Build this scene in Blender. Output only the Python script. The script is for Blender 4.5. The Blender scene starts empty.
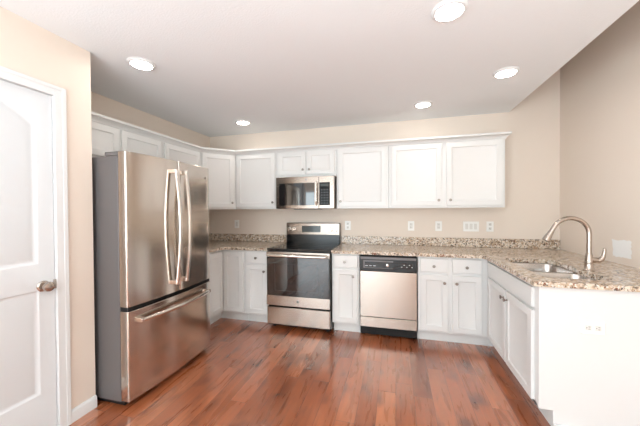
import bpy, bmesh, math, random
from mathutils import Vector, Matrix

# ---------------------------------------------------------------- camera, world, light, exposure
S = 0.0254            # everything below is laid out in inches
C = bpy.context.scene.collection
scene = bpy.context.scene
R = math.radians

def V(x, y, z): return Vector((x * S, y * S, z * S))

CAM = dict(p=(105.22, -144.16, 53.51), yaw=15.02, pitch=-0.67, roll=-0.35, f=283.68)
cd = bpy.data.cameras.new('camera'); cam = bpy.data.objects.new('camera', cd); C.objects.link(cam)
yw, pt, rl = R(CAM['yaw']), R(CAM['pitch']), R(CAM['roll'])
fw = Vector((-math.sin(yw) * math.cos(pt), math.cos(yw) * math.cos(pt), math.sin(pt)))
rt = Vector((math.cos(yw), math.sin(yw), 0)); up = rt.cross(fw)
rr = rt * math.cos(rl) + up * math.sin(rl); uu = up * math.cos(rl) - rt * math.sin(rl)
mm = Matrix((rr, uu, -fw)).transposed().to_4x4(); mm.translation = V(*CAM['p'])
cam.matrix_world = mm
cd.sensor_width = 36; cd.lens = CAM['f'] * 36 / 640; cd.clip_start = 0.02
scene.camera = cam

scene.view_settings.view_transform = 'Standard'
scene.view_settings.look = 'None'
scene.view_settings.gamma = 1
scene.view_settings.use_curve_mapping = False
scene.view_settings.exposure = 0.2

w = bpy.data.worlds.new('sky'); scene.world = w; w.use_nodes = True
w.node_tree.nodes['Background'].inputs[0].default_value = (0.9, 0.95, 1, 1)
w.node_tree.nodes['Background'].inputs[1].default_value = 1.0

def area(name, loc, d, sx, sy, power, col):
    l = bpy.data.lights.new(name, 'AREA'); l.shape = 'RECTANGLE'
    l.size = sx * S; l.size_y = sy * S; l.energy = power; l.color = col
    o = bpy.data.objects.new(name, l); C.objects.link(o)
    o.location = V(*loc); o.rotation_euler = Vector(d).to_track_quat('-Z', 'Y').to_euler()
    return o
# added daylight lamps just outside the unseen, invented windows of the living area
DAY = (0.795, 0.94, 1.0)
area('added_rear_daylight', (30, -305.5, 46), (0.1, 1, 0.3), 130, 72, 118, DAY)
area('added_sidelight_daylight', (107, -305.5, 43), (0, 1, 0.0), 12, 76, 14, DAY)  # added narrow source for the bright streak on the dishwasher
area('added_side_daylight', (-115.5, -205, 46), (1, 0.45, 0.15), 110, 72, 250, DAY)
area('bounce_fill', (98, -208, 40), (0.0, 0.08, 1), 110, 90, 146, DAY)  # added fill out of view, aimed up to brighten the ceiling
area('soft_fill', (64, -172, 60), (0.05, 1, 0.05), 20, 30, 5, DAY)  # added soft fill behind the camera, lifts the left cabinets

# ---------------------------------------------------------------- materials
def new_mat(name):
    m = bpy.data.materials.new(name); m.use_nodes = True
    nt = m.node_tree; return m, nt, nt.nodes['Principled BSDF'], nt.nodes, nt.links
def srgb(r, g, b):
    f = lambda c: (c / 255 / 12.92) if c <= 10 else ((c / 255 + 0.055) / 1.055) ** 2.4
    return (f(r), f(g), f(b), 1)
def plain(name, col, rough=0.5, metal=0.0, bump=None, var=0.0, spec=0.5, coat=0):
    m, nt, b, n, l = new_mat(name)
    b.inputs['Base Color'].default_value = col; b.inputs['Roughness'].default_value = rough
    b.inputs['Metallic'].default_value = metal; b.inputs['Specular IOR Level'].default_value = spec
    b.inputs['Coat Weight'].default_value = coat
    tc = n.new('ShaderNodeTexCoord')
    if bump:
        sc, st, di = bump
        t = n.new('ShaderNodeTexNoise'); t.inputs['Scale'].default_value = sc; t.inputs['Detail'].default_value = 3
        bp = n.new('ShaderNodeBump'); bp.inputs['Strength'].default_value = st; bp.inputs['Distance'].default_value = di
        l.new(tc.outputs['Object'], t.inputs['Vector']); l.new(t.outputs['Fac'], bp.inputs['Height'])
        l.new(bp.outputs['Normal'], b.inputs['Normal'])
    if var:
        t = n.new('ShaderNodeTexNoise'); t.inputs['Scale'].default_value = 1.7
        mx = n.new('ShaderNodeMix'); mx.data_type = 'RGBA'
        mx.inputs[6].default_value = tuple(c * (1 - var) for c in col[:3]) + (1,)
        mx.inputs[7].default_value = tuple(min(1, c * (1 + var)) for c in col[:3]) + (1,)
        l.new(tc.outputs['Object'], t.inputs['Vector']); l.new(t.outputs['Fac'], mx.inputs[0])
        l.new(mx.outputs[2], b.inputs['Base Color'])
    return m

WALL = plain('beige_wall_paint', srgb(234, 220, 207), 0.75, bump=(240, 0.12, 0.001), var=0.015, spec=0.3)
CEIL = plain('textured_ceiling_paint', srgb(239, 240, 241), 0.9, bump=(100, 0.4, 0.004), var=0.01, spec=0.2)
WHITE = plain('white_cabinet_paint', srgb(228, 227, 225), 0.35, spec=0.4, var=0.006)
DOORW = plain('white_door_paint', srgb(222, 224, 226), 0.38, spec=0.4, var=0.006)
TRIM = plain('white_trim_paint', srgb(230, 230, 230), 0.35, spec=0.4, var=0.006)
PLASTIC = plain('white_plastic', srgb(246, 244, 240), 0.3, var=0.004)
PLASTICD = plain('outlet_face_plastic', srgb(226, 222, 216), 0.35, var=0.004)
SLOT = plain('outlet_slot', srgb(70, 66, 62), 0.5, var=0.01)
PATCH = plain('white_spackle', srgb(244, 242, 240), 0.85, bump=(90, 0.3, 0.002), var=0.02)
BLACK = plain('black_enamel', srgb(16, 15, 16), 0.18, var=0.02)
BLACKP = plain('black_plastic', srgb(24, 24, 26), 0.4, var=0.02)
GLASSB = plain('dark_oven_glass', srgb(30, 23, 22), 0.04, var=0.03, spec=0.75, coat=.3)
GLASSM = plain('dark_microwave_glass', srgb(24, 22, 23), 0.05, var=0.03, spec=0.9, coat=.4)
CTOP = plain('black_ceramic_glass', srgb(9, 9, 10), 0.05, var=0.02, spec=0.7)
RING = plain('burner_marking', srgb(70, 70, 72), 0.2, var=0.02)
DGREY = plain('dark_grey_painted_steel', srgb(112, 108, 108), 0.42, metal=0.25, bump=(500, 0.15, 0.0006), var=0.02)
NICKEL = plain('satin_nickel', srgb(186, 174, 164), 0.26, metal=1, var=0.02)
KNOBM = plain('satin_nickel_knob', srgb(150, 144, 138), 0.28, metal=1, var=0.02)
MARKS = plain('pale_print', srgb(205, 205, 205), 0.5, var=0.01)
LCD = plain('grey_green_display', srgb(46, 52, 50), 0.15, var=0.02)
GAP = plain('dark_gap', srgb(14, 13, 13), 0.7, var=0.02)

def steel(name, col, rough=0.24, axis='x', aniso=0.55):
    m, nt, b, n, l = new_mat(name)
    b.inputs['Metallic'].default_value = 1; b.inputs['Anisotropic'].default_value = aniso
    tc = n.new('ShaderNodeTexCoord'); mp = n.new('ShaderNodeMapping')
    mp.inputs['Scale'].default_value = (1.5, 1.5, 260)
    b.inputs['Anisotropic Rotation'].default_value = 0.25
    t = n.new('ShaderNodeTexNoise'); t.inputs['Scale'].default_value = 1.0; t.inputs['Detail'].default_value = 4
    l.new(tc.outputs['Object'], mp.inputs['Vector']); l.new(mp.outputs[0], t.inputs['Vector'])
    mr = n.new('ShaderNodeMapRange'); mr.inputs[3].default_value = rough - 0.02; mr.inputs[4].default_value = rough + 0.03
    l.new(t.outputs['Fac'], mr.inputs[0]); l.new(mr.outputs[0], b.inputs['Roughness'])
    mx = n.new('ShaderNodeMix'); mx.data_type = 'RGBA'
    mx.inputs[6].default_value = tuple(c * 0.985 for c in col[:3]) + (1,)
    mx.inputs[7].default_value = tuple(min(1, c * 1.01) for c in col[:3]) + (1,)
    l.new(t.outputs['Fac'], mx.inputs[0]); l.new(mx.outputs[2], b.inputs['Base Color'])
    bp = n.new('ShaderNodeBump'); bp.inputs['Strength'].default_value = 0.015; bp.inputs['Distance'].default_value = 0.0005
    l.new(t.outputs['Fac'], bp.inputs['Height']); l.new(bp.outputs['Normal'], b.inputs['Normal'])
    tg = n.new('ShaderNodeTangent'); tg.direction_type = 'RADIAL'; tg.axis = 'Z'
    l.new(tg.outputs[0], b.inputs['Tangent'])
    return m
STEEL = steel('brushed_stainless_steel', srgb(184, 172, 162))
STEELM = steel('stainless_front_trim', srgb(160, 148, 138), 0.26)
KEYS = plain('matt_black_keypad', srgb(22, 22, 24), 0.5, var=0.02, spec=0.2)
STEELF = steel('brushed_stainless_fridge', srgb(210, 199, 189), 0.17)
STEELL = steel('bright_stainless_steel', srgb(226, 218, 210), 0.2, aniso=0.2)
SINKM = steel('satin_sink_steel', srgb(200, 196, 192), 0.24, aniso=0.2)

def granite():
    m, nt, b, n, l = new_mat('speckled_beige_granite')
    tc = n.new('ShaderNodeTexCoord')
    def noise(scale, detail=2, rough=0.5, off=0):
        mp = n.new('ShaderNodeMapping'); mp.inputs['Location'].default_value = (off, off * 2, off * 3)
        t = n.new('ShaderNodeTexNoise'); t.inputs['Scale'].default_value = scale
        t.inputs['Detail'].default_value = detail; t.inputs['Roughness'].default_value = rough
        l.new(tc.outputs['Object'], mp.inputs[0]); l.new(mp.outputs[0], t.inputs['Vector']); return t.outputs['Fac']
    def ramp(src, a, bb):
        r = n.new('ShaderNodeMapRange'); r.interpolation_type = 'SMOOTHSTEP'
        r.inputs[1].default_value = a; r.inputs[2].default_value = bb; l.new(src, r.inputs[0]); return r.outputs[0]
    def mix(fac, a, bcol):
        x = n.new('ShaderNodeMix'); x.data_type = 'RGBA'; l.new(fac, x.inputs[0])
        if isinstance(a, tuple): x.inputs[6].default_value = a
        else: l.new(a, x.inputs[6])
        x.inputs[7].default_value = bcol; return x.outputs[2]
    c = mix(ramp(noise(24, 3, 0.6), 0.42, 0.6), srgb(226, 209, 190), srgb(194, 168, 142))
    c = mix(ramp(noise(60, 2, 0.6, 3), 0.53, 0.6), c, srgb(232, 223, 213))
    c = mix(ramp(noise(42, 3, 0.7, 7), 0.54, 0.6), c, srgb(138, 120, 104))
    c = mix(ramp(noise(62, 3, 0.75, 11), 0.565, 0.61), c, srgb(54, 46, 42))
    c = mix(ramp(noise(50, 2, 0.6, 17), 0.62, 0.66), c, srgb(122, 72, 50))
    l.new(c, b.inputs['Base Color']); b.inputs['Roughness'].default_value = 0.12
    b.inputs['Specular IOR Level'].default_value = 0.5
    return m
GRANITE = granite()

def woodfloor():
    m, nt, b, n, l = new_mat('reddish_brown_hand_scraped_planks')
    tc = n.new('ShaderNodeTexCoord'); sp = n.new('ShaderNodeSeparateXYZ'); cb = n.new('ShaderNodeCombineXYZ')
    l.new(tc.outputs['Object'], sp.inputs[0])
    l.new(sp.outputs['Y'], cb.inputs['X']); l.new(sp.outputs['X'], cb.inputs['Y'])
    br = n.new('ShaderNodeTexBrick'); l.new(cb.outputs[0], br.inputs['Vector'])
    br.offset = 0.37; br.offset_frequency = 2; br.squash = 1.25; br.squash_frequency = 3
    for k, v in (('Scale', 1.0), ('Mortar Size', 0.0016), ('Mortar Smooth', 0.3), ('Bias', 0.0), ('Brick Width', 1.1), ('Row Height', 0.127)):
        br.inputs[k].default_value = v
    br.inputs['Color1'].default_value = (0, 0, 0, 1); br.inputs['Color2'].default_value = (1, 1, 1, 1)
    br.inputs['Mortar'].default_value = (0.5, 0.5, 0.5, 1)
    rp = n.new('ShaderNodeValToRGB'); l.new(br.outputs['Color'], rp.inputs[0])
    e = rp.color_ramp.elements
    e[0].position = 0; e[0].color = srgb(136, 74, 44); e[1].position = 1; e[1].color = srgb(200, 124, 84)
    for p, c in ((0.3, srgb(164, 92, 56)), (0.6, srgb(180, 104, 66)), (0.8, srgb(154, 84, 51))):
        k = e.new(p); k.color = c
    # grain, shifted from plank to plank
    ad = n.new('ShaderNodeVectorMath'); ad.operation = 'MULTIPLY_ADD'
    l.new(br.outputs['Color'], ad.inputs[0]); ad.inputs[1].default_value = (7, 13, 5); l.new(cb.outputs[0], ad.inputs[2])
    mp = n.new('ShaderNodeMapping'); mp.inputs['Scale'].default_value = (1.8, 15, 1); l.new(ad.outputs[0], mp.inputs[0])
    g = n.new('ShaderNodeTexNoise'); g.inputs['Scale'].default_value = 1.6; g.inputs['Detail'].default_value = 6
    g.inputs['Distortion'].default_value = 0.8; l.new(mp.outputs[0], g.inputs['Vector'])
    mp2 = n.new('ShaderNodeMapping'); mp2.inputs['Scale'].default_value = (3.0, 6, 1); l.new(ad.outputs[0], mp2.inputs[0])
    k2 = n.new('ShaderNodeTexNoise'); k2.inputs['Scale'].default_value = 1.2; k2.inputs['Detail'].default_value = 3
    l.new(mp2.outputs[0], k2.inputs['Vector'])
    def mr(src, a, b2, c, d):
        r = n.new('ShaderNodeMapRange'); r.inputs[1].default_value = a; r.inputs[2].default_value = b2
        r.inputs[3].default_value = c; r.inputs[4].default_value = d; l.new(src, r.inputs[0]); return r.outputs[0]
    m1 = n.new('ShaderNodeVectorMath'); m1.operation = 'SCALE'; l.new(rp.outputs[0], m1.inputs[0])
    l.new(mr(g.outputs['Fac'], 0.3, 0.72, 0.8, 1.18), m1.inputs['Scale'])
    mx = n.new('ShaderNodeMix'); mx.data_type = 'RGBA'; mx.inputs[7].default_value = srgb(62, 28, 20)
    l.new(mr(k2.outputs['Fac'], 0.52, 0.74, 0, 0.7), mx.inputs[0]); l.new(m1.outputs[0], mx.inputs[6])
    mj = n.new('ShaderNodeMix'); mj.data_type = 'RGBA'; mj.inputs[7].default_value = srgb(70, 34, 22)
    fj = n.new('ShaderNodeMath'); fj.operation = 'MULTIPLY'; fj.inputs[1].default_value = 0.75; l.new(br.outputs['Fac'], fj.inputs[0])
    l.new(fj.outputs[0], mj.inputs[0]); l.new(mx.outputs[2], mj.inputs[6])
    l.new(mj.outputs[2], b.inputs['Base Color'])
    l.new(mr(g.outputs['Fac'], 0.3, 0.7, 0.24, 0.36), b.inputs['Roughness'])
    # hand-scraped undulation + bevelled seams
    sc = n.new('ShaderNodeMapping'); sc.inputs['Scale'].default_value = (2.2, 14, 1); l.new(ad.outputs[0], sc.inputs[0])
    un = n.new('ShaderNodeTexNoise'); un.inputs['Scale'].default_value = 1.0; un.inputs['Detail'].default_value = 2; l.new(sc.outputs[0], un.inputs['Vector'])
    sm = n.new('ShaderNodeMath'); sm.operation = 'SUBTRACT'; l.new(un.outputs['Fac'], sm.inputs[0]); l.new(br.outputs['Fac'], sm.inputs[1])
    bp = n.new('ShaderNodeBump'); bp.inputs['Strength'].default_value = 0.35; bp.inputs['Distance'].default_value = 0.004
    l.new(sm.outputs[0], bp.inputs['Height']); l.new(bp.outputs['Normal'], b.inputs['Normal'])
    b.inputs['Specular IOR Level'].default_value = 0.7
    b.inputs['Coat Weight'].default_value = 1.0; b.inputs['Coat IOR'].default_value = 1.65; b.inputs['Coat Roughness'].default_value = 0.17
    return m
FLOOR = woodfloor()

def emit(name, col, st):
    m, nt, b, n, l = new_mat(name)
    b.inputs['Base Color'].default_value = (1, 1, 1, 1)
    b.inputs['Emission Color'].default_value = col; b.inputs['Emission Strength'].default_value = st; return m
LAMP = emit('lit_downlight_lens', (1, 0.95, 0.89, 1), 40)
def panemat():
    m, nt, b, n, l = new_mat('clear_window_glass')
    t = n.new('ShaderNodeBsdfTransparent'); g = n.new('ShaderNodeBsdfGlossy'); g.inputs['Roughness'].default_value = 0.02
    mx = n.new('ShaderNodeMixShader'); mx.inputs[0].default_value = 0.06
    l.new(t.outputs[0], mx.inputs[1]); l.new(g.outputs[0], mx.inputs[2]); l.new(mx.outputs[0], n['Material Output'].inputs['Surface'])
    return m
PANE = panemat()

# ---------------------------------------------------------------- mesh helpers (inches)
def B(): return bmesh.new()
def box(bm, x0, x1, y0, y1, z0, z1, mtx=None):
    x0, x1 = sorted((x0, x1)); y0, y1 = sorted((y0, y1)); z0, z1 = sorted((z0, z1))
    vs = [bm.verts.new(p) for p in ((x0, y0, z0), (x1, y0, z0), (x1, y1, z0), (x0, y1, z0), (x0, y0, z1), (x1, y0, z1), (x1, y1, z1), (x0, y1, z1))]
    for f in ((3, 2, 1, 0), (4, 5, 6, 7), (0, 1, 5, 4), (1, 2, 6, 5), (2, 3, 7, 6), (3, 0, 4, 7)):
        bm.faces.new([vs[i] for i in f])
    return bm
def loft(bm, rings, close=False, cap=True, closed_ring=True):
    vr = [[bm.verts.new(p) for p in r] for r in rings]
    n = len(vr[0]); m = len(vr)
    for i in range(m if close else m - 1):
        a, b = vr[i], vr[(i + 1) % m]
        for j in range(n if closed_ring else n - 1):
            bm.faces.new((a[j], a[(j + 1) % n], b[(j + 1) % n], b[j]))
    if cap and not close:
        if closed_ring:
            bm.faces.new(vr[0][::-1]); bm.faces.new(vr[-1])
    return bm
def lathe(bm, prof, loc=(0, 0, 0), axis='z', seg=24, cap=True):
    """prof: (radius, height) pairs; axis: z, x, -x, -y"""
    rings = []
    for r, h in prof:
        ring = []
        for k in range(seg):
            a = 2 * math.pi * k / seg; c, s = r * math.cos(a), r * math.sin(a)
            p = {'z': (c, s, h), '-y': (c, -h, s), 'x': (h, c, s), '-x': (-h, c, -s)}[axis]
            ring.append((p[0] + loc[0], p[1] + loc[1], p[2] + loc[2]))
        rings.append(ring)
    return loft(bm, rings, cap=cap)
def tube(bm, pts, rad, seg=12, flat=1.0, side=None):
    pts = [Vector(p) for p in pts]; rings = []
    rads = rad if isinstance(rad, (list, tuple)) else [rad] * len(pts)
    t0 = (pts[1] - pts[0]).normalized()
    nrm = Vector(side) if side else t0.orthogonal()
    for i, p in enumerate(pts):
        t = ((pts[min(i + 1, len(pts) - 1)] - p).normalized() + (p - pts[max(i - 1, 0)]).normalized()).normalized()
        nrm = (nrm - t * nrm.dot(t)).normalized(); bn = t.cross(nrm)
        rings.append([tuple(p + nrm * (rads[i] * math.cos(2 * math.pi * k / seg)) + bn * (rads[i] * flat * math.sin(2 * math.pi * k / seg))) for k in range(seg)])
    return loft(bm, rings)
def prism(bm, outline, z0, z1, holes=()):
    """outline extruded in z, with holes"""
    loops = [outline] + list(holes); tops = []
    for z in (z1, z0):
        vl = [[bm.verts.new((x, y, z)) for x, y in lp] for lp in loops]
        es = []
        for v in vl:
            for i in range(len(v)): es.append(bm.edges.new((v[i], v[(i + 1) % len(v)])))
        if holes: bmesh.ops.triangle_fill(bm, edges=es, use_beauty=True)
        else: bm.faces.new(vl[0])
        tops.append(vl)
    for a, b in zip(tops[0], tops[1]):
        for i in range(len(a)):
            j = (i + 1) % len(a); bm.faces.new((a[i], a[j], b[j], b[i]))
    return bm
def rrect(x0, x1, y0, y1, r, seg=6):
    out = []
    for cx, cy, a0 in ((x1 - r, y1 - r, 0), (x0 + r, y1 - r, 90), (x0 + r, y0 + r, 180), (x1 - r, y0 + r, 270)):
        for k in range(seg + 1):
            a = R(a0 + 90 * k / seg); out.append((cx + r * math.cos(a), cy + r * math.sin(a)))
    return out
def sweep(bm, path, prof):
    """profile (out, z) swept along an open 2D path; out is to the right of travel; mitred"""
    P = [Vector(p) for p in path]; rings = []
    for i, p in enumerate(P):
        ns = []
        if i > 0: d = (p - P[i - 1]).normalized(); ns.append(Vector((d.y, -d.x)))
        if i < len(P) - 1: d = (P[i + 1] - p).normalized(); ns.append(Vector((d.y, -d.x)))
        n = sum(ns, Vector((0, 0)))
        n = n / len(ns); n = n / n.length_squared
        rings.append([(p.x + n.x * o, p.y + n.y * o, z) for o, z in prof])
    return loft(bm, rings)
def panel_door(bm, x0, x1, z0, z1, yb, t=0.75, rail=2.05, rec=0.3, slope=0.45):
    """shaker door: back at yb, front towards -y"""
    yf = yb - t
    e = 0.07
    R0 = [(x0, z0), (x1, z0), (x1, z1), (x0, z1)]
    def ring(d, y): return [(x0 + d, y, z0 + d), (x1 - d, y, z0 + d), (x1 - d, y, z1 - d), (x0 + d, y, z1 - d)]
    rings = [ring(0, yb), ring(0, yf + e), ring(e, yf), ring(rail, yf), ring(rail + 0.08, yf + 0.12), ring(rail + slope, yf + rec)]
    return loft(bm, rings)
def slab(bm, x0, x1, z0, z1, yb, t=0.75, e=0.12):
    yf = yb - t
    def ring(d, y): return [(x0 + d, y, z0 + d), (x1 - d, y, z0 + d), (x1 - d, y, z1 - d), (x0 + d, y, z1 - d)]
    return loft(bm, [ring(0, yb), ring(0, yf + e), ring(e, yf)])

def obj(name, bm, m, parent=None, bevel=0, mtx=None, at=(0, 0, 0), angle=32):
    """link a bmesh (inches) as one mesh object, its origin at `at` (inches, parent space)"""
    if mtx is not None: bmesh.ops.transform(bm, matrix=mtx, verts=bm.verts)
    bmesh.ops.recalc_face_normals(bm, faces=bm.faces)
    bmesh.ops.translate(bm, vec=-Vector(at), verts=bm.verts)
    bmesh.ops.scale(bm, vec=(S, S, S), verts=bm.verts)
    for f in bm.faces: f.smooth = True
    for e in bm.edges:
        if len(e.link_faces) == 2 and e.calc_face_angle(0) > R(angle): e.smooth = False
    me = bpy.data.meshes.new(name); bm.to_mesh(me); bm.free(); me.materials.append(m)
    o = bpy.data.objects.new(name, me); C.objects.link(o); o.location = Vector(at) * S
    if parent: o.parent = parent
    if bevel:
        b = o.modifiers.new('bevel', 'BEVEL'); b.width = bevel * S; b.segments = 2; b.limit_method = 'ANGLE'; b.angle_limit = R(40)
    return o
def tag(o, label, cat, group=None):
    o['label'] = label; o['category'] = cat
    if group: o['group'] = group
    return o
def thing(name, label, cat, loc=(0, 0, 0), rot=0, group=None):
    o = bpy.data.objects.new(name, None); C.objects.link(o); o.empty_display_size = 0.1
    o.location = V(*loc); o.rotation_euler = (0, 0, R(rot)); return tag(o, label, cat, group)
def struct(name, bm, m, bevel=0, parent=None):
    o = obj(name, bm, m, parent, bevel)
    if not parent: o['kind'] = 'structure'
    return o
def dup(o, loc=None, rot=None, parent=None):
    c = o.copy(); C.objects.link(c)
    if parent: c.parent = parent
    if loc is not None: c.location = V(*loc)
    if rot is not None: c.rotation_euler = (0, 0, R(rot))
    for ch in [k for k in C.objects if k.parent == o]: dup(ch, parent=c)
    return c

# ---------------------------------------------------------------- the room
XR, XE, H, YB, XD, YW = 172.95, 153.9, 96.36, -300.0, 25.6, -85.7
ZT = 150
XL = -110.0
struct('floor', box(B(), XL - 4, XR + 4, YB - 4, 4, -2, 0), FLOOR)
struct('wall_back', box(B(), -4, XR + 4, 0, 4, 0, ZT), WALL)
struct('wall_right', box(B(), XR, XR + 4, YB - 4, 0, 0, ZT), WALL)
struct('wall_left', box(B(), -4, 0, YW, 0, 0, H), WALL)
struct('wall_closet_end', box(B(), 0, XD, YW - 4.5, YW, 0, H), WALL)
bm = B()                                     # closet wall with the panel door
X0 = XD - 4.5
box(bm, X0, XD, YW - 4.5, -93.6, 0, H); box(bm, X0, XD, -93.6, -124.9, 82, H); box(bm, X0, XD, -124.9, -134, 0, H)
struct('wall_closet', bm, WALL)
struct('wall_closet_back', box(B(), XL, X0, -134, -129.5, 0, H), WALL)
bm = B()                                     # living area wall with the added side window
box(bm, XL - 4, XL, -150, -129.5, 0, H); box(bm, XL - 4, XL, YB - 4, -260, 0, H); box(bm, XL - 4, XL, -260, -150, 0, 10); box(bm, XL - 4, XL, -260, -150, 82, H)
struct('wall_side', bm, WALL)
bm = B()
box(bm, XL, -35, YB - 4, YB, 0, H); box(bm, -35, 95, YB - 4, YB, 0, 10); box(bm, -35, 95, YB - 4, YB, 82, H)
box(bm, 95, 100, YB - 4, YB, 0, H); box(bm, 100, 114, YB - 4, YB, 0, 4); box(bm, 100, 114, YB - 4, YB, 82, H); box(bm, 114, XR, YB - 4, YB, 0, H); box(bm, X0, XR, YB - 4, YB, H, ZT)
struct('wall_rear', bm, WALL)
struct('ceiling', box(B(), XL - 4, XE, YB - 4, 0, H, H + 13), CEIL)
struct('wall_stairwell', box(B(), XE - 4.5, XE, YB, 0, H + 13, ZT), WALL)
struct('ceiling_stairwell', box(B(), XE - 5, XR + 4, YB - 4, 4, ZT, ZT + 4), CEIL)

def baseboard(path):
    return sweep(B(), path, [(0.02, 0), (0.55, 0), (0.55, 2.5), (0.45, 2.85), (0.2, 3.2), (0.02, 3.25)])
struct('baseboard_closet', baseboard([(XD, -91.2), (XD, YW), (XD - 1.2, YW)][::-1] if False else [(XD, -92.05), (XD, YW)]), TRIM)
struct('baseboard_closet_far', baseboard([(XD, -134), (XD, -127.7)]), TRIM)
struct('baseboard_closet_rear', baseboard([(XL, -134), (XD, -134)]), TRIM)
struct('baseboard_right', baseboard([(XR, -65.2), (XR, YB + .1)]), TRIM)
struct('baseboard_rear', baseboard([(XR - .6, YB), (XL + .6, YB)]), TRIM)

# panel door in the closet wall: built facing -y, then turned to face +x  (local x -> world y, local -y -> world +x)
def face_x(x, y): return Matrix.Translation(Vector((x, y, 0))) @ Matrix.Rotation(R(90), 4, 'Z')
def casing(name, y0, y1, top, w=2.7):
    bm = B(); t = 0.5
    box(bm, XD, XD + t, y1, y1 + w, 0, top + w); box(bm, XD, XD + t, y0 - w, y0, 0, top + w); box(bm, XD, XD + t, y0, y1, top, top + w)
    box(bm, XD + t, XD + t + .15, y1 + w - .9, y1 + w, 0, top + w); box(bm, XD + t, XD + t + .15, y0 - w, y0 - w + .9, 0, top + w)
    box(bm, XD + t, XD + t + .15, y0 - w + .9, y1 + w - .9, top + w - .9, top + w)
    box(bm, X0, XD, y1, y1 + .45, 0, top); box(bm, X0, XD, y0 - .45, y0, 0, top); box(bm, X0, XD, y0 - .45, y1 + .45, top, top + .5)
    return struct(name, bm, TRIM, bevel=0.06)
casing('trim_1', -124.6, -94.55, 81.3, 2.45)
door = bpy.data.objects.new('door_1', None); C.objects.link(door); door.location = V(24.4, -109.6, 0); door['kind'] = 'structure'
door['label'] = 'white two-panel interior door with arched top panel and nickel knob'
door.rotation_euler = (0, 0, R(90))
def arch_outline(x0, x1, z0, z1, rise, n=20):
    pts = [(x0, z0), (x1, z0)]
    if rise <= 0: return pts + [(x1, z1), (x0, z1)]
    for k in range(n + 1):
        u = 1 - 2 * k / n; x = (x0 + x1) / 2 + u * (x1 - x0) / 2
        pts.append((x, z1 + rise * (1 - u * u)))
    return pts
def shrink(pts, d):
    n = len(pts); out = []
    for i in range(n):
        a, b, c = Vector(pts[i - 1]), Vector(pts[i]), Vector(pts[(i + 1) % n])
        e1 = (b - a).normalized(); e2 = (c - b).normalized()
        nn = Vector((-e1.y, e1.x)) + Vector((-e2.y, e2.x)); nn = nn / nn.length_squared * 2
        out.append(tuple(b + nn * d))
    return out
bm = B()
dx0, dx1, dz0, dz1 = -14.9, 14.9, 0.4, 81.2
panels = [arch_outline(-11.9, 11.9, 41.2, 73.6, 5.6), arch_outline(-11.9, 11.9, 10.8, 35.3, 0)]
outer = [(dx0, dz0), (dx1, dz0), (dx1, dz1), (dx0, dz1)]
loops = [outer] + panels; es = []; vl = []
for lp in loops:
    v = [bm.verts.new((x, -0.9, z)) for x, z in lp]; vl.append(v)
    for i in range(len(v)): es.append(bm.edges.new((v[i], v[(i + 1) % len(v)])))
bmesh.ops.triangle_fill(bm, edges=es, use_beauty=True)
for v, lp in zip(vl[1:], panels):
    prev = v
    for d, y in ((0.2, -0.78), (0.6, -0.52), (1.0, -0.5), (1.25, -0.56), (2.3, -0.72)):
        nv = [bm.verts.new((x, y, z)) for x, z in shrink(lp, d)]
        for i in range(len(nv)):
            j = (i + 1) % len(nv); bm.faces.new((prev[i], prev[j], nv[j], nv[i]))
        prev = nv
    bm.faces.new(prev)
bk = [bm.verts.new((x, 0.5, z)) for x, z in outer]
for i in range(4): bm.faces.new((vl[0][i], vl[0][(i + 1) % 4], bk[(i + 1) % 4], bk[i]))
bm.faces.new(bk)
leaf = obj('door_leaf', bm, DOORW, door)
kn = lathe(B(), [(0.01, 0), (1.3, 0), (1.3, 0.15), (1.05, 0.4), (0.5, 0.5), (0.42, 1.1), (0.6, 1.25), (1.05, 1.5), (1.15, 1.9), (1.05, 2.25), (0.6, 2.45), (0.25, 2.46), (0.2, 2.35), (0.01, 2.35)], (12.6, -0.9, 36), '-y', 28)
obj('door_knob', kn, NICKEL, door)
obj('latch_plate', box(B(), 14.6, 15.3, -1.35, -0.88, 34.9, 37.1), NICKEL, door, bevel=.05)

def window_unit(name, label, w, z0, z1, cols, rows, split=None):
    """frame and panes in a local x-z plane, origin at floor"""
    r = bpy.data.objects.new(name, None); C.objects.link(r); r['kind'] = 'structure'; r['label'] = label
    bm = B(); f = 2.0
    box(bm, -w / 2, -w / 2 + f, -1.5, 1.5, z0, z1); box(bm, w / 2 - f, w / 2, -1.5, 1.5, z0, z1)
    box(bm, -w / 2, w / 2, -1.5, 1.5, z0, z0 + f); box(bm, -w / 2, w / 2, -1.5, 1.5, z1 - f, z1)
    for k in range(1, cols): x = -w / 2 + w * k / cols; q = 1.2 if split else .5; box(bm, x - q, x + q, -1, 1, z0, z1)
    for k in range(1, rows): z = z0 + (z1 - z0) * k / rows; box(bm, -w / 2, w / 2, -.8, .8, z - .5, z + .5)
    obj('window_frame', bm, TRIM, r); obj('pane', box(B(), -w / 2 + 1, w / 2 - 1, -.1, .1, z0 + 1, z1 - 1), PANE, r)
    return r
w1 = window_unit('added_window_1', 'added wide white framed rear window in three sashes, out of view', 130, 10, 82, 3, 2, True); w1.location = V(30, YB - 2, 0)  # unseen window, invented to supply daylight from behind the camera
w3 = window_unit('added_window_3', 'added narrow full-height rear sidelight window, out of view', 14, 4, 82, 1, 1, True); w3.location = V(107, YB - 2, 0)  # unseen sidelight, added to be reflected in the dishwasher front
w2 = window_unit('added_window_2', 'added wide white framed side window of the living area, out of view', 110, 10, 82, 3, 2, True); w2.location = V(XL - 2, -205, 0); w2.rotation_euler = (0, 0, R(90))  # unseen window, invented for even light from the far left

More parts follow.
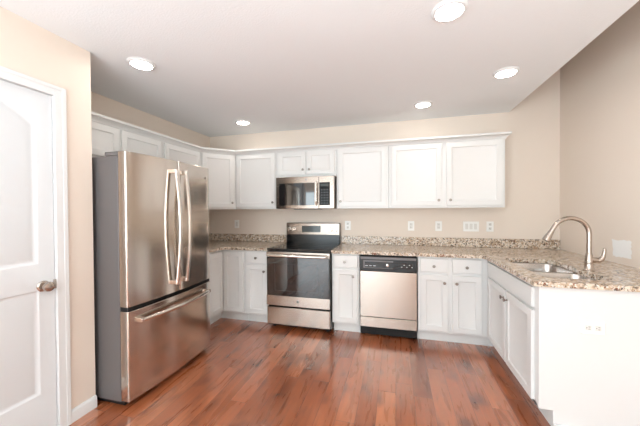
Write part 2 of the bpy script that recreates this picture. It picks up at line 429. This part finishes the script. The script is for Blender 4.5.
# ---------------------------------------------------------------- cabinets
def knob_bm(x, yf, z):
    return lathe(B(), [(0.01, 0), (0.34, 0), (0.34, .08), (0.2, .18), (0.18, .55), (0.4, .72), (0.56, .86), (0.58, 1.0), (0.45, 1.13), (0.01, 1.17)], (x, yf, z), '-y', 18)
def cabinet(name, label, loc, rot, w, d, z0, z1, doors, drawers=(), toe=False, group=None, panels=(), body_ext=None, x_off=0):
    """front towards local -y; doors: (x0,x1,z0,z1,knob) in local x and world z"""
    zb = 0 if toe else z0
    t = thing(name, label, 'cabinet', (loc[0], loc[1], zb), rot, group)
    bm = B(); box(bm, -w / 2, w / 2, -d, -0.05, z0 - zb, z1 - zb)
    obj('cabinet_body', bm, WHITE, t, bevel=0.05)
    if toe: obj('toe_kick', box(B(), -w / 2, w / 2, -d + 3, -0.05, 0, z0 - 0.02), WHITE, t)
    for x0, x1, a, b, k in doors:
        dd = obj('door', panel_door(B(), x0, x1, a - zb, b - zb, -d - .02), WHITE, t, at=((x0 + x1) / 2, -d, a - zb))
        if k: obj('knob', knob_bm(k[0] - (x0 + x1) / 2, -.77, k[1] - a), KNOBM, dd)
    for x0, x1, a, b, k in drawers:
        dd = obj('drawer', slab(B(), x0, x1, a - zb, b - zb, -d - .02), WHITE, t, at=((x0 + x1) / 2, -d, a - zb))
        if k: obj('knob', knob_bm(k[0] - (x0 + x1) / 2, -.77, k[1] - a), KNOBM, dd)
    return t
UZ, UT = 54.0, 84.1
DB, DT = 55.0, 81.8
GU, GBs = 'white wall cabinets', 'white base cabinets'
# upper cabinets on the back wall (x0,x1 world -> local)
def back_upper(x0, x1, z0, doors, label):
    c = (x0 + x1) / 2
    return cabinet('wall_cabinet', label, (c, 0), 0, x1 - x0, 12, z0, UT, [(a - c, b - c, p, q, (k[0] - c, k[1]) if k else None) for a, b, p, q, k in doors])
back_upper(24.1, 47.35, UZ, [(25.2, 46.7, DB, DT, (45.6, 57.3))], 'white single-door wall cabinet between diagonal corner cabinet and microwave')
back_upper(47.45, 77.9, 69.5, [(48.8, 62.9, 70.6, DT, (61.6, 73.0)), (63.5, 77.0, 70.6, DT, (64.8, 73.0))], 'short white two-door wall cabinet directly above the microwave')
back_upper(78.0, 101.95, UZ, [(79.0, 100.9, DB, DT, (80.1, 57.3))], 'white single-door wall cabinet immediately right of the microwave')
back_upper(102.05, 148.35, UZ, [(103.3, 124.2, DB, DT, (122.9, 57.3)), (126.1, 147.3, DB, DT, (127.5, 57.3))], 'wide white two-door wall cabinet at the right end of the upper row')
# diagonal corner upper
t = thing('corner_wall_cabinet', 'white diagonal corner wall cabinet beside the top of the fridge', 'cabinet', (0, 0, UZ))
obj('cabinet_body', prism(B(), [(0.05, -0.05), (23.95, -0.05), (23.95, -12), (12, -23.95), (0.05, -23.95)], 0, UT - UZ), WHITE, t, bevel=.05)
M45 = Matrix.Translation(Vector((17.98, -17.98, 0))) @ Matrix.Rotation(R(45), 4, 'Z')
dd = obj('door', panel_door(B(), -7.7, 7.7, 1, DT - UZ, -.02), WHITE, t, mtx=M45)
obj('knob', knob_bm(6.5, -.77, 3.3), KNOBM, dd, mtx=M45)
# left wall uppers, facing +x: local x -> world y
def left_upper(y0, y1, z0, doors, label):
    c = (y0 + y1) / 2
    return cabinet('wall_cabinet', label, (0, c), 90, y1 - y0, 12, z0, UT, [(a - c, b - c, p, q, None if k is None else (k[0] - c, k[1])) for a, b, p, q, k in doors])
left_upper(-84.9, -47.75, 70.4, [(-84.1, -66.9, 71.4, DT, (-68.1, 73.4)), (-66.0, -48.6, 71.4, DT, (-64.8, 73.4))], 'short white two-door wall cabinet above the stainless fridge')
left_upper(-47.65, -24.05, UZ, [(-46.9, -24.9, DB, DT, (-45.8, 57.3))], 'white wall cabinet on left wall, half hidden behind the fridge')
cr = sweep(B(), [(12.02, -85.2), (12.02, -23.97), (23.97, -12.02), (148.37, -12.02), (148.37, -.05)],
           [(0.0, 82.1), (0.3, 82.1), (0.4, 82.4), (0.7, 82.75), (1.35, 83.5), (1.6, 83.6), (1.85, 83.7), (1.85, 84.5), (0.0, 84.5)])
tag(obj('crown_molding', cr, WHITE, None, at=(12, -12, 82.5)), 'white crown molding running along the tops of the wall cabinets', 'molding')

# base cabinets
CZ0, CZ1 = 4.5, 34.6
def back_base(x0, x1, doors, drawers, label):
    c = (x0 + x1) / 2
    f = lambda L: [(a - c, b - c, p, q, (k[0] - c, k[1])) for a, b, p, q, k in L]
    return cabinet('base_cabinet', label, (c, 0), 0, x1 - x0, 24, CZ0, CZ1, f(doors), f(drawers), toe=True)
back_base(36.05, 48.3, [(36.9, 47.7, 5.3, 27.9, (46.4, 25.2))], [(36.9, 47.7, 28.8, 33.9, (42.3, 31.3))], 'narrow white base cabinet with one drawer, left of the range')
back_base(78.25, 90.1, [(79.2, 89.4, 5.3, 27.9, (87.6, 25.2))], [(79.2, 89.4, 28.8, 33.9, (84.0, 31.3))], 'narrow white base cabinet between the range and dishwasher')
back_base(113.6, 138.75, [(114.5, 124.7, 5.3, 27.5, (123.3, 24.6)), (126.3, 136.6, 5.3, 27.5, (127.7, 24.6))],
          [(114.5, 124.7, 28.6, 33.9, (119.5, 31.0)), (126.3, 136.6, 28.6, 33.9, (131.3, 31.0))], 'white base cabinet with two drawers and two doors, right of dishwasher')
# corner (lazy-susan) base
t = thing('corner_base_cabinet', 'white L-shaped corner base cabinet with two doors meeting at the inner corner', 'cabinet', (0, 0, 0))
Lp = lambda a, e, b: [(0.05, -0.05), (e, -0.05), (e, -a), (a, -a), (a, -b), (0.05, -b)]
obj('cabinet_body', prism(B(), Lp(24, 35.95, 35.95), CZ0, CZ1), WHITE, t, bevel=.05)
obj('toe_kick', prism(B(), Lp(21, 35.95, 35.95), 0, CZ0 - .02), WHITE, t)
obj('door', panel_door(B(), 24.95, 35.3, 5.3, 33.6, -24.02), WHITE, t, at=(30, -24, 5.3))
obj('door', panel_door(B(), -35.3, -24.95, 5.3, 33.6, -24.02), WHITE, t, mtx=Matrix.Rotation(R(90), 4, 'Z'), at=(24, -30, 5.3))
cabinet('base_cabinet', 'narrow white base cabinet on left wall, hidden beside the fridge', (0, -42.2), 90, 12.3, 24, CZ0, CZ1, [(-5.3, 5.3, 5.3, 27.9, (4, 25.2))], [(-5.3, 5.3, 28.8, 33.9, (0, 31.3))], toe=True)
# sink base on the right, facing -x : local x -> world -y
yc = -(0.1 + 63.3) / 2
t = thing('sink_base_cabinet', 'white sink base cabinet with false front, two doors and plain end panel', 'cabinet', (XR - .05, 0, 0))
dx = XR - .05 - 138.8
# a shell, open where the sink bowls hang
bm = B()
box(bm, -dx, -dx + .75, -63.2, -24.85, CZ0, CZ1); box(bm, -dx, 0, -63.2, -24.85, CZ0, CZ0 + .75)
box(bm, -.75, 0, -63.2, -.1, CZ0 + .8, CZ1); box(bm, -dx, -.8, -24.8, -24.1, CZ0, CZ1)
obj('cabinet_body', bm, WHITE, t, bevel=.04)
obj('toe_kick', box(B(), -dx + 3, -dx + 3.7, -63.2, -20, 0, CZ0 - .05), WHITE, t)
obj('toe_filler', box(B(), -dx - .02, -dx + 2.95, -21, -20.3, 0, CZ0 - .05), WHITE, t)
obj('end_panel', prism(B(), [(-dx, CZ0), (-dx + 3, CZ0), (-dx + 3, 0), (0, 0), (0, CZ1), (-dx, CZ1)], 63.25, 63.8), WHITE, t, bevel=.05,
    mtx=Matrix(((1, 0, 0, 0), (0, 0, -1, 0), (0, 1, 0, 0), (0, 0, 0, 1))))
obj('base_shoe', box(B(), -dx + 3.05, 0, -64.4, -63.82, 0, 1.5), TRIM, t, bevel=.12)
MR = Matrix.Translation(Vector((-dx, 0, 0))) @ Matrix.Rotation(R(-90), 4, 'Z')   # local x -> -y
obj('false_drawer_front', slab(B(), 26.2, 61.6, 28.8, 33.7, -.02), WHITE, t, mtx=MR)
for a, b, k in ((26.2, 43.6, 42.6), (44.4, 61.6, 45.6)):
    dd = obj('door', panel_door(B(), a, b, 5.3, 27.9, -.02), WHITE, t, mtx=MR)
    obj('knob', knob_bm(k, -.77, 25.4), KNOBM, dd, mtx=MR)

# ---------------------------------------------------------------- worktops
CT0, CT1 = 34.7, 36.0
def fillet(pts, idx, r, seg=5):
    out = []
    n = len(pts)
    for i, p in enumerate(pts):
        if i in idx:
            a, b, c = Vector(pts[i - 1]), Vector(p), Vector(pts[(i + 1) % n])
            p0 = b + (a - b).normalized() * r; p1 = b + (c - b).normalized() * r
            for k in range(seg + 1):
                u = k / seg; out.append(tuple((1 - u) ** 2 * p0 + 2 * u * (1 - u) * b + u * u * p1))
        else: out.append(p)
    return out
t = thing('countertop', 'speckled beige granite worktop in the left corner between fridge and range', 'countertop', (0, 0, CT0))
o = fillet([(0.05, -0.05), (48.3, -0.05), (48.3, -25.5), (25.5, -25.5), (25.5, -48.3), (0.05, -48.3)], (3,), 1.2)
obj('slab', prism(B(), o, 0, 1.3), GRANITE, t, bevel=.22)
obj('backsplash', box(B(), 0.05, 47.7, -.85, -.05, 1.32, 5.3), GRANITE, t, bevel=.08)
obj('backsplash', box(B(), 0.05, .85, -48.3, -.9, 1.32, 5.3), GRANITE, t, bevel=.08)
t = thing('countertop', 'long speckled granite worktop from range to right wall holding the sink', 'countertop', (XR, 0, CT0))
EX, EY = 137.3, -65.0
def sinkhole():
    # undermount cut-out with a gentle waist on the faucet side
    pts = rrect(141.6, 156.2, -60.2, -31.0, 2.0, 6); out = []
    for x, y in pts: out.append((x, y))
    # the +x side runs between the last point (bottom right) and the first (top right): add the waist
    extra = []
    for k in range(1, 12):
        u = k / 12; y = (-60.2 + 2.0) * (1 - u) + (-31.0 - 2.0) * u
        extra.append((156.2 - 1.3 * math.exp(-((y + 48.5) / 4.0) ** 2), y))
    return [(x - XR, y) for x, y in out + extra]
o = fillet([(78.2, -0.05), (XR - .05, -0.05), (XR - .05, EY), (EX, EY), (EX, -25.5), (78.2, -25.5)], (4,), 1.6)
o = fillet(o, (3,), 0.8)
obj('slab', prism(B(), [(x - XR, y) for x, y in o], 0, 1.3, [sinkhole()]), GRANITE, t, bevel=.22)
obj('backsplash', box(B(), 78.2 - XR, -.05, -.85, -.05, 1.32, 5.3), GRANITE, t, bevel=.08)

# sink
t = thing('sink', 'double-bowl stainless undermount sink in the granite worktop', 'sink', (148.5, -45.5, 26.6))
def bowl(x0, x1, y0, y1, zt, zb, r):
    bm = B(); rings = []
    for d, z, rr_ in ((-.5, zt, r + .3), (0, zt, r), (0.1, zt - .25, r), (0.35, (zt + zb) / 2, r), (0.6, zb + 1.1, r), (1.0, zb + .35, r), (1.8, zb + .05, max(.6, r - .4)), (3.4, zb, .8)):
        rings.append([(x, y, z) for x, y in rrect(x0 + d, x1 - d, y0 + d, y1 - d, rr_, 6)])
    loft(bm, rings, cap=False)
    vs = [v for v in bm.verts if abs(v.co.z - zb) < 1e-4]
    bmesh.ops.contextual_create(bm, geom=vs)
    return bm
def lc(bm): bmesh.ops.translate(bm, vec=(-148.5, 45.5, -26.6), verts=bm.verts); return bm
for y0, y1 in ((-45.2, -31.0), (-60.2, -46.6)):
    bo = obj('bowl', lc(bowl(141.6, 156.2, y0, y1, 34.55, 26.9, 2.4)), SINKM, t, angle=50)
    obj('drain', lc(lathe(B(), [(.01, 27.0), (1.2, 27.0), (1.6, 27.1), (1.75, 26.97), (1.75, 26.7), (.01, 26.7)], (148.6, (y0 + y1) / 2, 0), 'z', 20)), NICKEL, bo)
obj('divider', lc(prism(B(), rrect(141.3, 155.9, -46.25, -45.55, .2, 2), 34.0, 34.5)), SINKM, t, bevel=.1)

# faucet
FX, FY = 157.3, -48.2
t = thing('faucet', 'brushed nickel gooseneck pull-down faucet standing behind the sink', 'faucet', (FX, FY, 36.02))
obj('base', lathe(B(), [(.01, 0), (1.35, 0), (1.35, .25), (1.1, .45), (1.02, .6), (0.98, 2.0), (1.12, 2.2), (1.12, 2.45), (.95, 2.6), (.86, 3.8), (.74, 4.6), (.62, 5.0), (.01, 5.0)], (0, 0, 0), 'z', 28), NICKEL, t)
RA = 4.35
pts = [(0, 0, 4.6), (0, 0, 6.5), (0, 0, 8.3), (0, 0, 10.3)]
pts += [(-RA + RA * math.cos(R(a)), 0, 10.3 + RA * math.sin(R(a))) for a in range(10, 151, 10)]
h0 = Vector(pts[-1]); hd = Vector((-0.46, 0, -0.88)).normalized()
pts += [tuple(h0 + hd * .8), tuple(h0 + hd * 1.7)]; h0 = h0 + hd * 1.7
obj('spout', tube(B(), pts, 0.6, 16, side=(0, 1, 0)), NICKEL, t)
obj('spray_head', tube(B(), [h0, h0 + hd * .25, h0 + hd * .3, h0 + hd * 1.0, h0 + hd * 2.0, h0 + hd * 3.1, h0 + hd * 3.3], [.64, .64, .72, .76, .92, .98, .75], 18, side=(0, 1, 0)), NICKEL, t)
hn = obj('handle', tube(B(), [(.3, -.1, 3.2), (1.3, -.25, 3.0), (1.8, -.35, 3.0), (1.95, -.38, 3.0)], [.8, .82, .74, .4], 18), NICKEL, t)
obj('lever', tube(B(), [(1.3, -.3, 2.95), (1.9, -.4, 2.9), (2.55, -.5, 3.3), (2.95, -.55, 4.1), (3.1, -.6, 5.1), (3.2, -.6, 6.1), (3.22, -.6, 6.5)], [.55, .7, .66, .52, .42, .38, .18], 14), NICKEL, hn)

# ---------------------------------------------------------------- fridge (front towards +x; local frame = world minus root)
FRX, FY0, FY1 = 33.0, -84.6, -49.8
t = thing('refrigerator', 'stainless french-door refrigerator with bottom freezer and dark grey sides', 'refrigerator', (17, -66.8, 0))
def fl(bm): bmesh.ops.translate(bm, vec=(-17, 66.8, 0), verts=bm.verts); return bm
obj('body', fl(box(B(), 3, FRX, FY0 + .1, FY1 - .1, 1.6, 68.4)), DGREY, t, bevel=.15)
obj('base_grille', fl(box(B(), 6, FRX + .8, FY0 + .6, FY1 - .6, .5, 1.9)), BLACKP, t, bevel=.1)
for y in (FY0 + 2.2, FY1 - 2.2):
    obj('foot', fl(lathe(B(), [(.01, 0), (.8, 0), (.8, .3), (.4, .4), (.4, 1.5), (.01, 1.5)], (FRX - 2, y, 0), 'z', 14)), BLACKP, t)
    obj('foot', fl(lathe(B(), [(.01, 0), (.8, 0), (.8, .3), (.4, .4), (.4, 1.5), (.01, 1.5)], (6, y, 0), 'z', 14)), BLACKP, t)
def bulge(y):  # contour of the front across the width
    u = (y - (FY0 + FY1) / 2) / ((FY1 - FY0) / 2); return 35.9 + 1.1 * (1 - u * u)
def contour_door(y0, y1, z0, z1, n=14, e=.35):
    front = [(bulge(y0 + (y1 - y0) * k / n), y0 + (y1 - y0) * k / n) for k in range(n + 1)]
    # rounded vertical edges
    front[0] = (front[0][0] - e, front[0][1]); front.insert(1, (bulge(y0) - .08, y0 + e * .5)); front[-1] = (front[-1][0] - e, front[-1][1]); front.insert(-1, (bulge(y1) - .08, y1 - e * .5))
    ol = [(FRX + .25, y1), (FRX + .25, y0)] + front
    return fl(prism(B(), ol, z0, z1))
GZ = 26.6
dl = obj('door', contour_door(FY0, -66.95, 27.5, 69.5), STEELF, t, bevel=.12, angle=30)
dr = obj('door', contour_door(-66.6, FY1, 27.5, 69.5), STEELF, t, bevel=.12, angle=30)
fz = obj('freezer_drawer', contour_door(FY0, FY1, 2.0, 26.3, 22), STEELF, t, bevel=.12, angle=30)
obj('gasket', fl(box(B(), FRX + .02, FRX + 2.4, FY0 + .6, FY1 - .6, 2.5, 69)), GAP, t)
for y in (FY0 + 1.0, FY1 - 1.0):
    obj('hinge_cover', fl(box(B(), FRX - 4.6, FRX + 1.2, y - .9, y + .9, 68.45, 69.6)), DGREY, t, bevel=.25)
    obj('hinge', fl(box(B(), FRX + .3, FRX + 2.9, y - .95, y + .6, 26.4, 27.4)), BLACKP, t, bevel=.1)
def vbar(y, s):
    x = bulge(y); z0, z1 = 30.2, 66.6; pts = []
    n = 22
    for k in range(n + 1):
        u = k / n; pts.append((x + 1.35 + 1.5 * math.sin(math.pi * u), y, z0 + (z1 - z0) * u))
    bm = tube(B(), pts, .48, 12, flat=1.35, side=(1, 0, 0))
    for zz in (z0, z1 - 1.3): box(bm, x - .1, x + 1.75, y - .6, y + .6, zz, zz + 1.3)
    return fl(bm)
obj('handle', vbar(-69.4, 0), STEELL, dl, bevel=.12)
obj('handle', vbar(-65.2, 0), STEELL, dr, bevel=.12)
pts = []
for k in range(23):
    u = k / 22; y = FY0 + 3.2 + (FY1 - FY0 - 6.4) * u
    pts.append((bulge(y) + 1.3 + .9 * math.sin(math.pi * u), y, 23.4))
bm = tube(B(), pts, .5, 12, flat=1.3, side=(1, 0, 0))
for y in (FY0 + 3.2, FY1 - 3.2): box(bm, bulge(y) - .1, bulge(y) + 1.7, y - .7, y + .7, 22.8, 24.0)
obj('handle', fl(bm), STEELL, fz, bevel=.12)
obj('badge', fl(lathe(B(), [(.01, 0), (.55, 0), (.5, .08), (.01, .1)], (bulge(-52.6) - .02, -52.6, 65.6), 'x', 20)), KNOBM, dr)

# ---------------------------------------------------------------- range
RX0, RX1 = 48.55, 78.0; rc = (RX0 + RX1) / 2; hw = (RX1 - RX0) / 2 - .05
t = thing('range', 'freestanding stainless range with black ceramic cooktop and dark oven window', 'stove', (rc, -13, 0))
def rl_(bm): bmesh.ops.translate(bm, vec=(0, 13, 0), verts=bm.verts); return bm
obj('body', rl_(box(B(), -hw, hw, -25.2, -.4, 1.2, 35.4)), BLACK, t, bevel=.08)
for sx in (-1, 1):
    for y in (-23, -3): obj('foot', rl_(lathe(B(), [(.01, 0), (.7, 0), (.7, .3), (.35, .4), (.35, 1.2), (.01, 1.2)], (sx * (hw - 2), y, 0), 'z', 12)), BLACKP, t)
ct = obj('cooktop', rl_(box(B(), -hw, hw, -26.6, -3.0, 35.42, 36.25)), CTOP, t, bevel=.2)
for x, y, r_ in ((-7.2, -19.5, 4.4), (7.2, -19.5, 3.6), (-7.2, -8.5, 3.2), (7.2, -8.5, 4.2)):
    obj('burner_ring', rl_(lathe(B(), [(r_ - .12, 36.26), (r_ - .12, 36.275), (r_, 36.275), (r_, 36.26)], (x, y, 0), 'z', 40, cap=False)), RING, ct)
bg = obj('backguard', rl_(box(B(), -hw + .3, hw - .3, -3.0, -.5, 36.0, 46.7)), BLACK, t, bevel=.2)
bp_ = obj('control_panel', rl_(box(B(), -hw + .4, hw - .4, -3.35, -3.02, 40.6, 46.5)), STEELM, bg, bevel=.1)
obj('display', rl_(box(B(), -5.6, 4.4, -3.45, -3.36, 41.9, 45.2)), LCD, bp_)
for x in (-12.6, -10.1, 9.6, 12.2):
    obj('control_knob', rl_(lathe(B(), [(.01, 0), (1.0, 0), (1.0, .15), (.85, .2), (.78, 1.0), (.66, 1.1), (.01, 1.1)], (x, -3.36, 43.3), '-y', 22)), STEELL, bp_)
od = obj('oven_door', rl_(box(B(), -hw + .1, hw - .1, -27.0, -25.3, 10.8, 34.9)), BLACK, t, bevel=.15)
obj('window', rl_(box(B(), -hw + .4, hw - .4, -27.15, -27.02, 15.4, 32.6)), GLASSB, od, bevel=.05)
# window inner frame outline behind glass (the lighter inner border)
bm = B()
for a in ((-10.6, -10.45, 17.6, 29.4), (9.0, 9.15, 17.6, 29.4)): box(bm, a[0], a[1], -27.18, -27.16, a[2], a[3])
for z in (17.6, 29.4): box(bm, -10.6, 9.15, -27.18, -27.16, z, z + .12)
obj('window_border', rl_(bm), RING, od)
obj('door_trim', rl_(box(B(), -hw + .1, hw - .1, -27.25, -27.02, 10.9, 15.3)), STEEL, od, bevel=.06)
obj('door_trim', rl_(box(B(), -hw + .1, hw - .1, -27.2, -27.02, 32.7, 34.8)), STEEL, od, bevel=.06)
obj('badge', rl_(lathe(B(), [(.01, 0), (.6, 0), (.55, .06), (.01, .08)], (.2, -27.26, 13.2), '-y', 20)), KNOBM, od)
pts = [(-hw + .9, -27.2, 33.4), (-hw + 1.0, -28.3, 33.4), (-hw + 1.6, -29.0, 33.4)]
pts += [(-hw + 1.6 + (2 * hw - 3.2) * k / 12, -29.0 - .25 * math.sin(math.pi * k / 12), 33.4) for k in range(1, 12)]
pts += [(hw - 1.6, -29.0, 33.4), (hw - 1.0, -28.3, 33.4), (hw - .9, -27.2, 33.4)]
obj('handle', rl_(tube(B(), pts, .62, 14, side=(0, 0, 1))), STEELL, od)
dw = obj('storage_drawer', rl_(slab(B(), -hw + .1, hw - .1, 2.2, 10.1, -25.3, 1.6, .25)), STEEL, t)

# ---------------------------------------------------------------- microwave
MX0, MX1, MZ0, MZ1 = 48.3, 77.6, 54.0, 69.3
mc = (MX0 + MX1) / 2; mh = (MX1 - MX0) / 2
t = thing('microwave', 'stainless over-the-range microwave hung beneath the short wall cabinet', 'microwave', (mc, -8, MZ0))
def ml(bm): bmesh.ops.translate(bm, vec=(-mc, 8, -MZ0), verts=bm.verts); return bm
obj('housing', ml(box(B(), MX0, MX1, -14.2, -.1, MZ0, MZ1)), STEELM, t, bevel=.1)
# door: gently bowed front
ol = [(MX0, -14.25), (70.2, -14.25), (70.2, -15.9)] + [(70.2 - (70.2 - MX0) * k / 10, -15.9 + .9 * (k / 10) ** 4) for k in range(1, 11)]
md = obj('door', ml(prism(B(), ol, MZ0 + .05, MZ1 - .05)), STEELM, t, bevel=.08)
ol = [(50.1, -15.2), (68.2, -15.6)] + [(68.2, -15.98), (62, -15.98), (57, -15.96), (53, -15.75), (50.1, -15.5)]
obj('window', ml(prism(B(), ol, 55.6, 66.3)), GLASSM, md)
pts = [(69.2, -15.8, 55.8), (69.2, -16.7, 56.3)] + [(69.2, -17.0, 57 + k) for k in range(0, 10)] + [(69.2, -16.7, 66.0), (69.2, -15.8, 66.4)]
obj('handle', ml(tube(B(), pts, .42, 12, side=(1, 0, 0))), STEELL, md)
cp = obj('control_panel', ml(box(B(), 70.3, MX1, -15.9, -14.25, MZ0 + .05, MZ1 - .05)), STEELM, t, bevel=.15)
obj('keypad', ml(box(B(), 70.6, 75.6, -16.0, -15.88, 55.6, 66.3)), KEYS, cp)
bm = B(); bm2 = B()
for i in range(3):
    for j in range(6): box(bm, 71.3 + i * 1.35, 72.1 + i * 1.35, -16.03, -16.0, 56.3 + j * 1.25, 56.8 + j * 1.25)
obj('key_print', ml(bm), RING, cp)
obj('display', ml(box(bm2, 71.2, 75.0, -16.03, -16.0, 64.4, 65.7)), LCD, cp)
obj('vent_grille', ml(box(B(), 57, 69, -13.5, -5, MZ0 - .3, MZ0 - .02)), BLACKP, t)
obj('badge', ml(lathe(B(), [(.01, 0), (.5, 0), (.45, .06), (.01, .08)], (64, -15.88, 67.8), '-y', 20)), KNOBM, md)

# ---------------------------------------------------------------- dishwasher
DX0, DX1 = 90.3, 113.4; dc = (DX0 + DX1) / 2; dh = (DX1 - DX0) / 2 - .08
t = thing('dishwasher', 'built-in stainless dishwasher with black control strip under the worktop', 'dishwasher', (dc, -12, 0))
def dl_(bm): bmesh.ops.translate(bm, vec=(0, 12, 0), verts=bm.verts); return bm
obj('tub', dl_(box(B(), -dh + .05, dh - .05, -23.6, -.5, 1.0, 34.4)), GAP, t)
obj('door', dl_(slab(B(), -dh + .1, dh - .1, 8.9, 28.0, -23.7, 1.5, .2)), STEEL, t)
obj('lower_panel', dl_(slab(B(), -dh + .1, dh - .1, 4.5, 8.6, -23.7, 1.3, .12)), STEEL, t)
obj('kick_plate', dl_(box(B(), -dh + .2, dh - .2, -22.2, -21.6, .6, 4.9)), BLACKP, t, bevel=.05)
# control strip, its lower edge bowed
ol = [(-dh + .05, 34.1), (-dh + .05, 28.4)] + [(-dh + .05 + 2 * (dh - .05) * k / 12, 28.4 - .55 * math.sin(math.pi * k / 12)) for k in range(1, 12)] + [(dh - .05, 28.4), (dh - .05, 34.1)]
YZ = Matrix(((1, 0, 0, 0), (0, 0, -1, 0), (0, 1, 0, 0), (0, 0, 0, 1)))
cp = obj('control_panel', dl_((lambda b: (bmesh.ops.transform(b, matrix=YZ, verts=b.verts), b)[1])(prism(B(), ol, 23.7, 25.6))), BLACKP, t, bevel=.15)
obj('trim', dl_(box(B(), -dh + .4, dh - .4, -25.75, -25.62, 32.9, 33.9)), DGREY, cp, bevel=.05)
obj('handle_pocket', dl_(box(B(), -dh + 1.6, -dh + 13.6, -25.85, -25.62, 29.2, 32.5)), DGREY, cp, bevel=.12)
obj('keypad', dl_(box(B(), -dh + 2.2, dh - 1.9, -25.95, -25.86, 29.5, 31.9)), BLACK, cp, bevel=.03)
obj('dial', dl_(lathe(B(), [(.01, 0), (.55, 0), (.5, .3), (.01, .35)], (-.1, -25.96, 30.7), '-y', 18)), STEELL, cp)
bm = B(); random.seed(4)
for k in range(5): box(bm, 5.2 + k * 1.0, 5.2 + k * 1.0 + .5, -25.98, -25.955, 30.1 + (k % 2) * .8, 30.35 + (k % 2) * .8)
obj('key_print', dl_(bm), MARKS, cp); bm = B()
for k in range(3): box(bm, -9 + k * 1.6, -8 + k * 1.6, -25.98, -25.955, 30.2, 30.38)
obj('key_print', dl_(bm), MARKS, cp)

# ---------------------------------------------------------------- outlets and switches
def plate(name, label, cat, x, z, w=2.9, h=4.6, kind='outlet', n=1, group=None):
    t = thing(name, label, cat, (x, -.02, z - h / 2), 0, group)
    obj('cover_plate', slab(B(), -w / 2, w / 2, 0, h, 0, .22, .1), PLASTIC, t)
    if kind == 'outlet':
        for zz in (h / 2 - .95, h / 2 + .95):
            rc_ = obj('receptacle', box(B(), -.62, .62, -.28, -.21, zz - .62, zz + .62), PLASTICD, t, bevel=.15)
            bm = B(); box(bm, -.3, -.2, -.3, -.27, zz - .05, zz + .35); box(bm, .2, .3, -.3, -.27, zz - .05, zz + .35); box(bm, -.09, .09, -.3, -.27, zz - .42, zz - .25)
            obj('slot', bm, SLOT, rc_)
    elif kind == 'gfci':
        rc_ = obj('receptacle', box(B(), -.7, .7, -.28, -.21, h / 2 - 1.35, h / 2 + 1.35), PLASTICD, t, bevel=.1)
        for s in (-.85, .75):
            bm = B(); zz = h / 2 + s; box(bm, -.3, -.2, -.3, -.27, zz, zz + .35); box(bm, .2, .3, -.3, -.27, zz, zz + .35)
            obj('slot', bm, SLOT, rc_)
    else:
        for k in range(n):
            xx = (k - (n - 1) / 2) * 1.82
            obj('rocker', box(B(), xx - .62, xx + .62, -.3, -.21, h / 2 - 1.3, h / 2 + 1.3), PLASTICD if kind == 'rocker' else PLASTIC, t, bevel=.08)
    return t
plate('wall_plate', 'white single cover plate on back wall left of the range', 'wall plate', 17.4, 45.6, kind='rocker')
plate('outlet', 'white outlet just right of the range backguard', 'outlet', 81.3, 45.3)
plate('outlet', 'white outlet centred above the dishwasher', 'outlet', 112.2, 45.4, kind='gfci')
plate('outlet', 'white outlet above the drawers between dishwasher outlet and switches', 'outlet', 124.6, 45.4, kind='gfci')
plate('switch_plate', 'wide white three-gang switch plate on back wall', 'switch', 138.5, 45.35, w=6.6, kind='rocker', n=3)
plate('outlet', 'white outlet right of the wide switch plate', 'outlet', 146.3, 45.4)
# horizontal outlet on the end panel
o = plate('outlet', 'white sideways outlet on the cabinet end panel below the sink', 'outlet', 0, 0, kind='outlet')
o.location = V(149.6 - 2.3, -63.83, 25.45); o.rotation_euler = (0, R(90), 0)

# white spackle patch on right wall
random.seed(11)
ol = []
for a, b in (((-38.6, 38.2), (-31.1, 38.0)), ((-31.1, 38.0), (-30.9, 43.2)), ((-30.9, 43.2), (-38.4, 43.7)), ((-38.4, 43.7), (-38.6, 38.2))):
    for k in range(9):
        u = k / 9; y = a[0] + (b[0] - a[0]) * u; z = a[1] + (b[1] - a[1]) * u
        ol.append((y + random.uniform(-.3, .3), z + random.uniform(-.2, .2)))
bm = prism(B(), ol, -.06, 0)
XY = Matrix(((0, 0, 1, XR - .01), (1, 0, 0, 0), (0, 1, 0, 0), (0, 0, 0, 1)))
tag(obj('wall_patch', bm, PATCH, None, mtx=XY, at=(XR, -35, 40.6)), 'rough white plaster patch on the beige wall right of the faucet', 'patch')

# ---------------------------------------------------------------- recessed ceiling lights
spots = [(33.8, -77.3, 'lit recessed ceiling light above the fridge'), (33.4, -20.0, 'lit recessed ceiling light farthest back, near the left corner cabinet'),
         (116.0, -20.8, 'lit recessed ceiling light in front of the right wall cabinets'), (138.7, -42.4, 'lit recessed ceiling light above the sink counter near ceiling edge'),
         (116.4, -77.3, 'largest lit recessed ceiling light, at the top edge of the photo')]
root = thing('recessed_light', spots[0][2], 'ceiling light', (spots[0][0], spots[0][1], H - .6), 0, 'recessed ceiling lights')
obj('trim_ring', lathe(B(), [(2.75, .15), (2.85, 0), (3.3, .1), (3.7, .5), (3.7, .59), (2.75, .59)], (0, 0, 0), 'z', 40, cap=False), TRIM, root)
obj('lens', lathe(B(), [(.01, .2), (2.76, .2), (2.76, .55), (.01, .55)], (0, 0, 0), 'z', 40), LAMP, root)
for x, y, lb in spots[1:]:
    o = dup(root, (x, y, H - .6)); o['label'] = lb
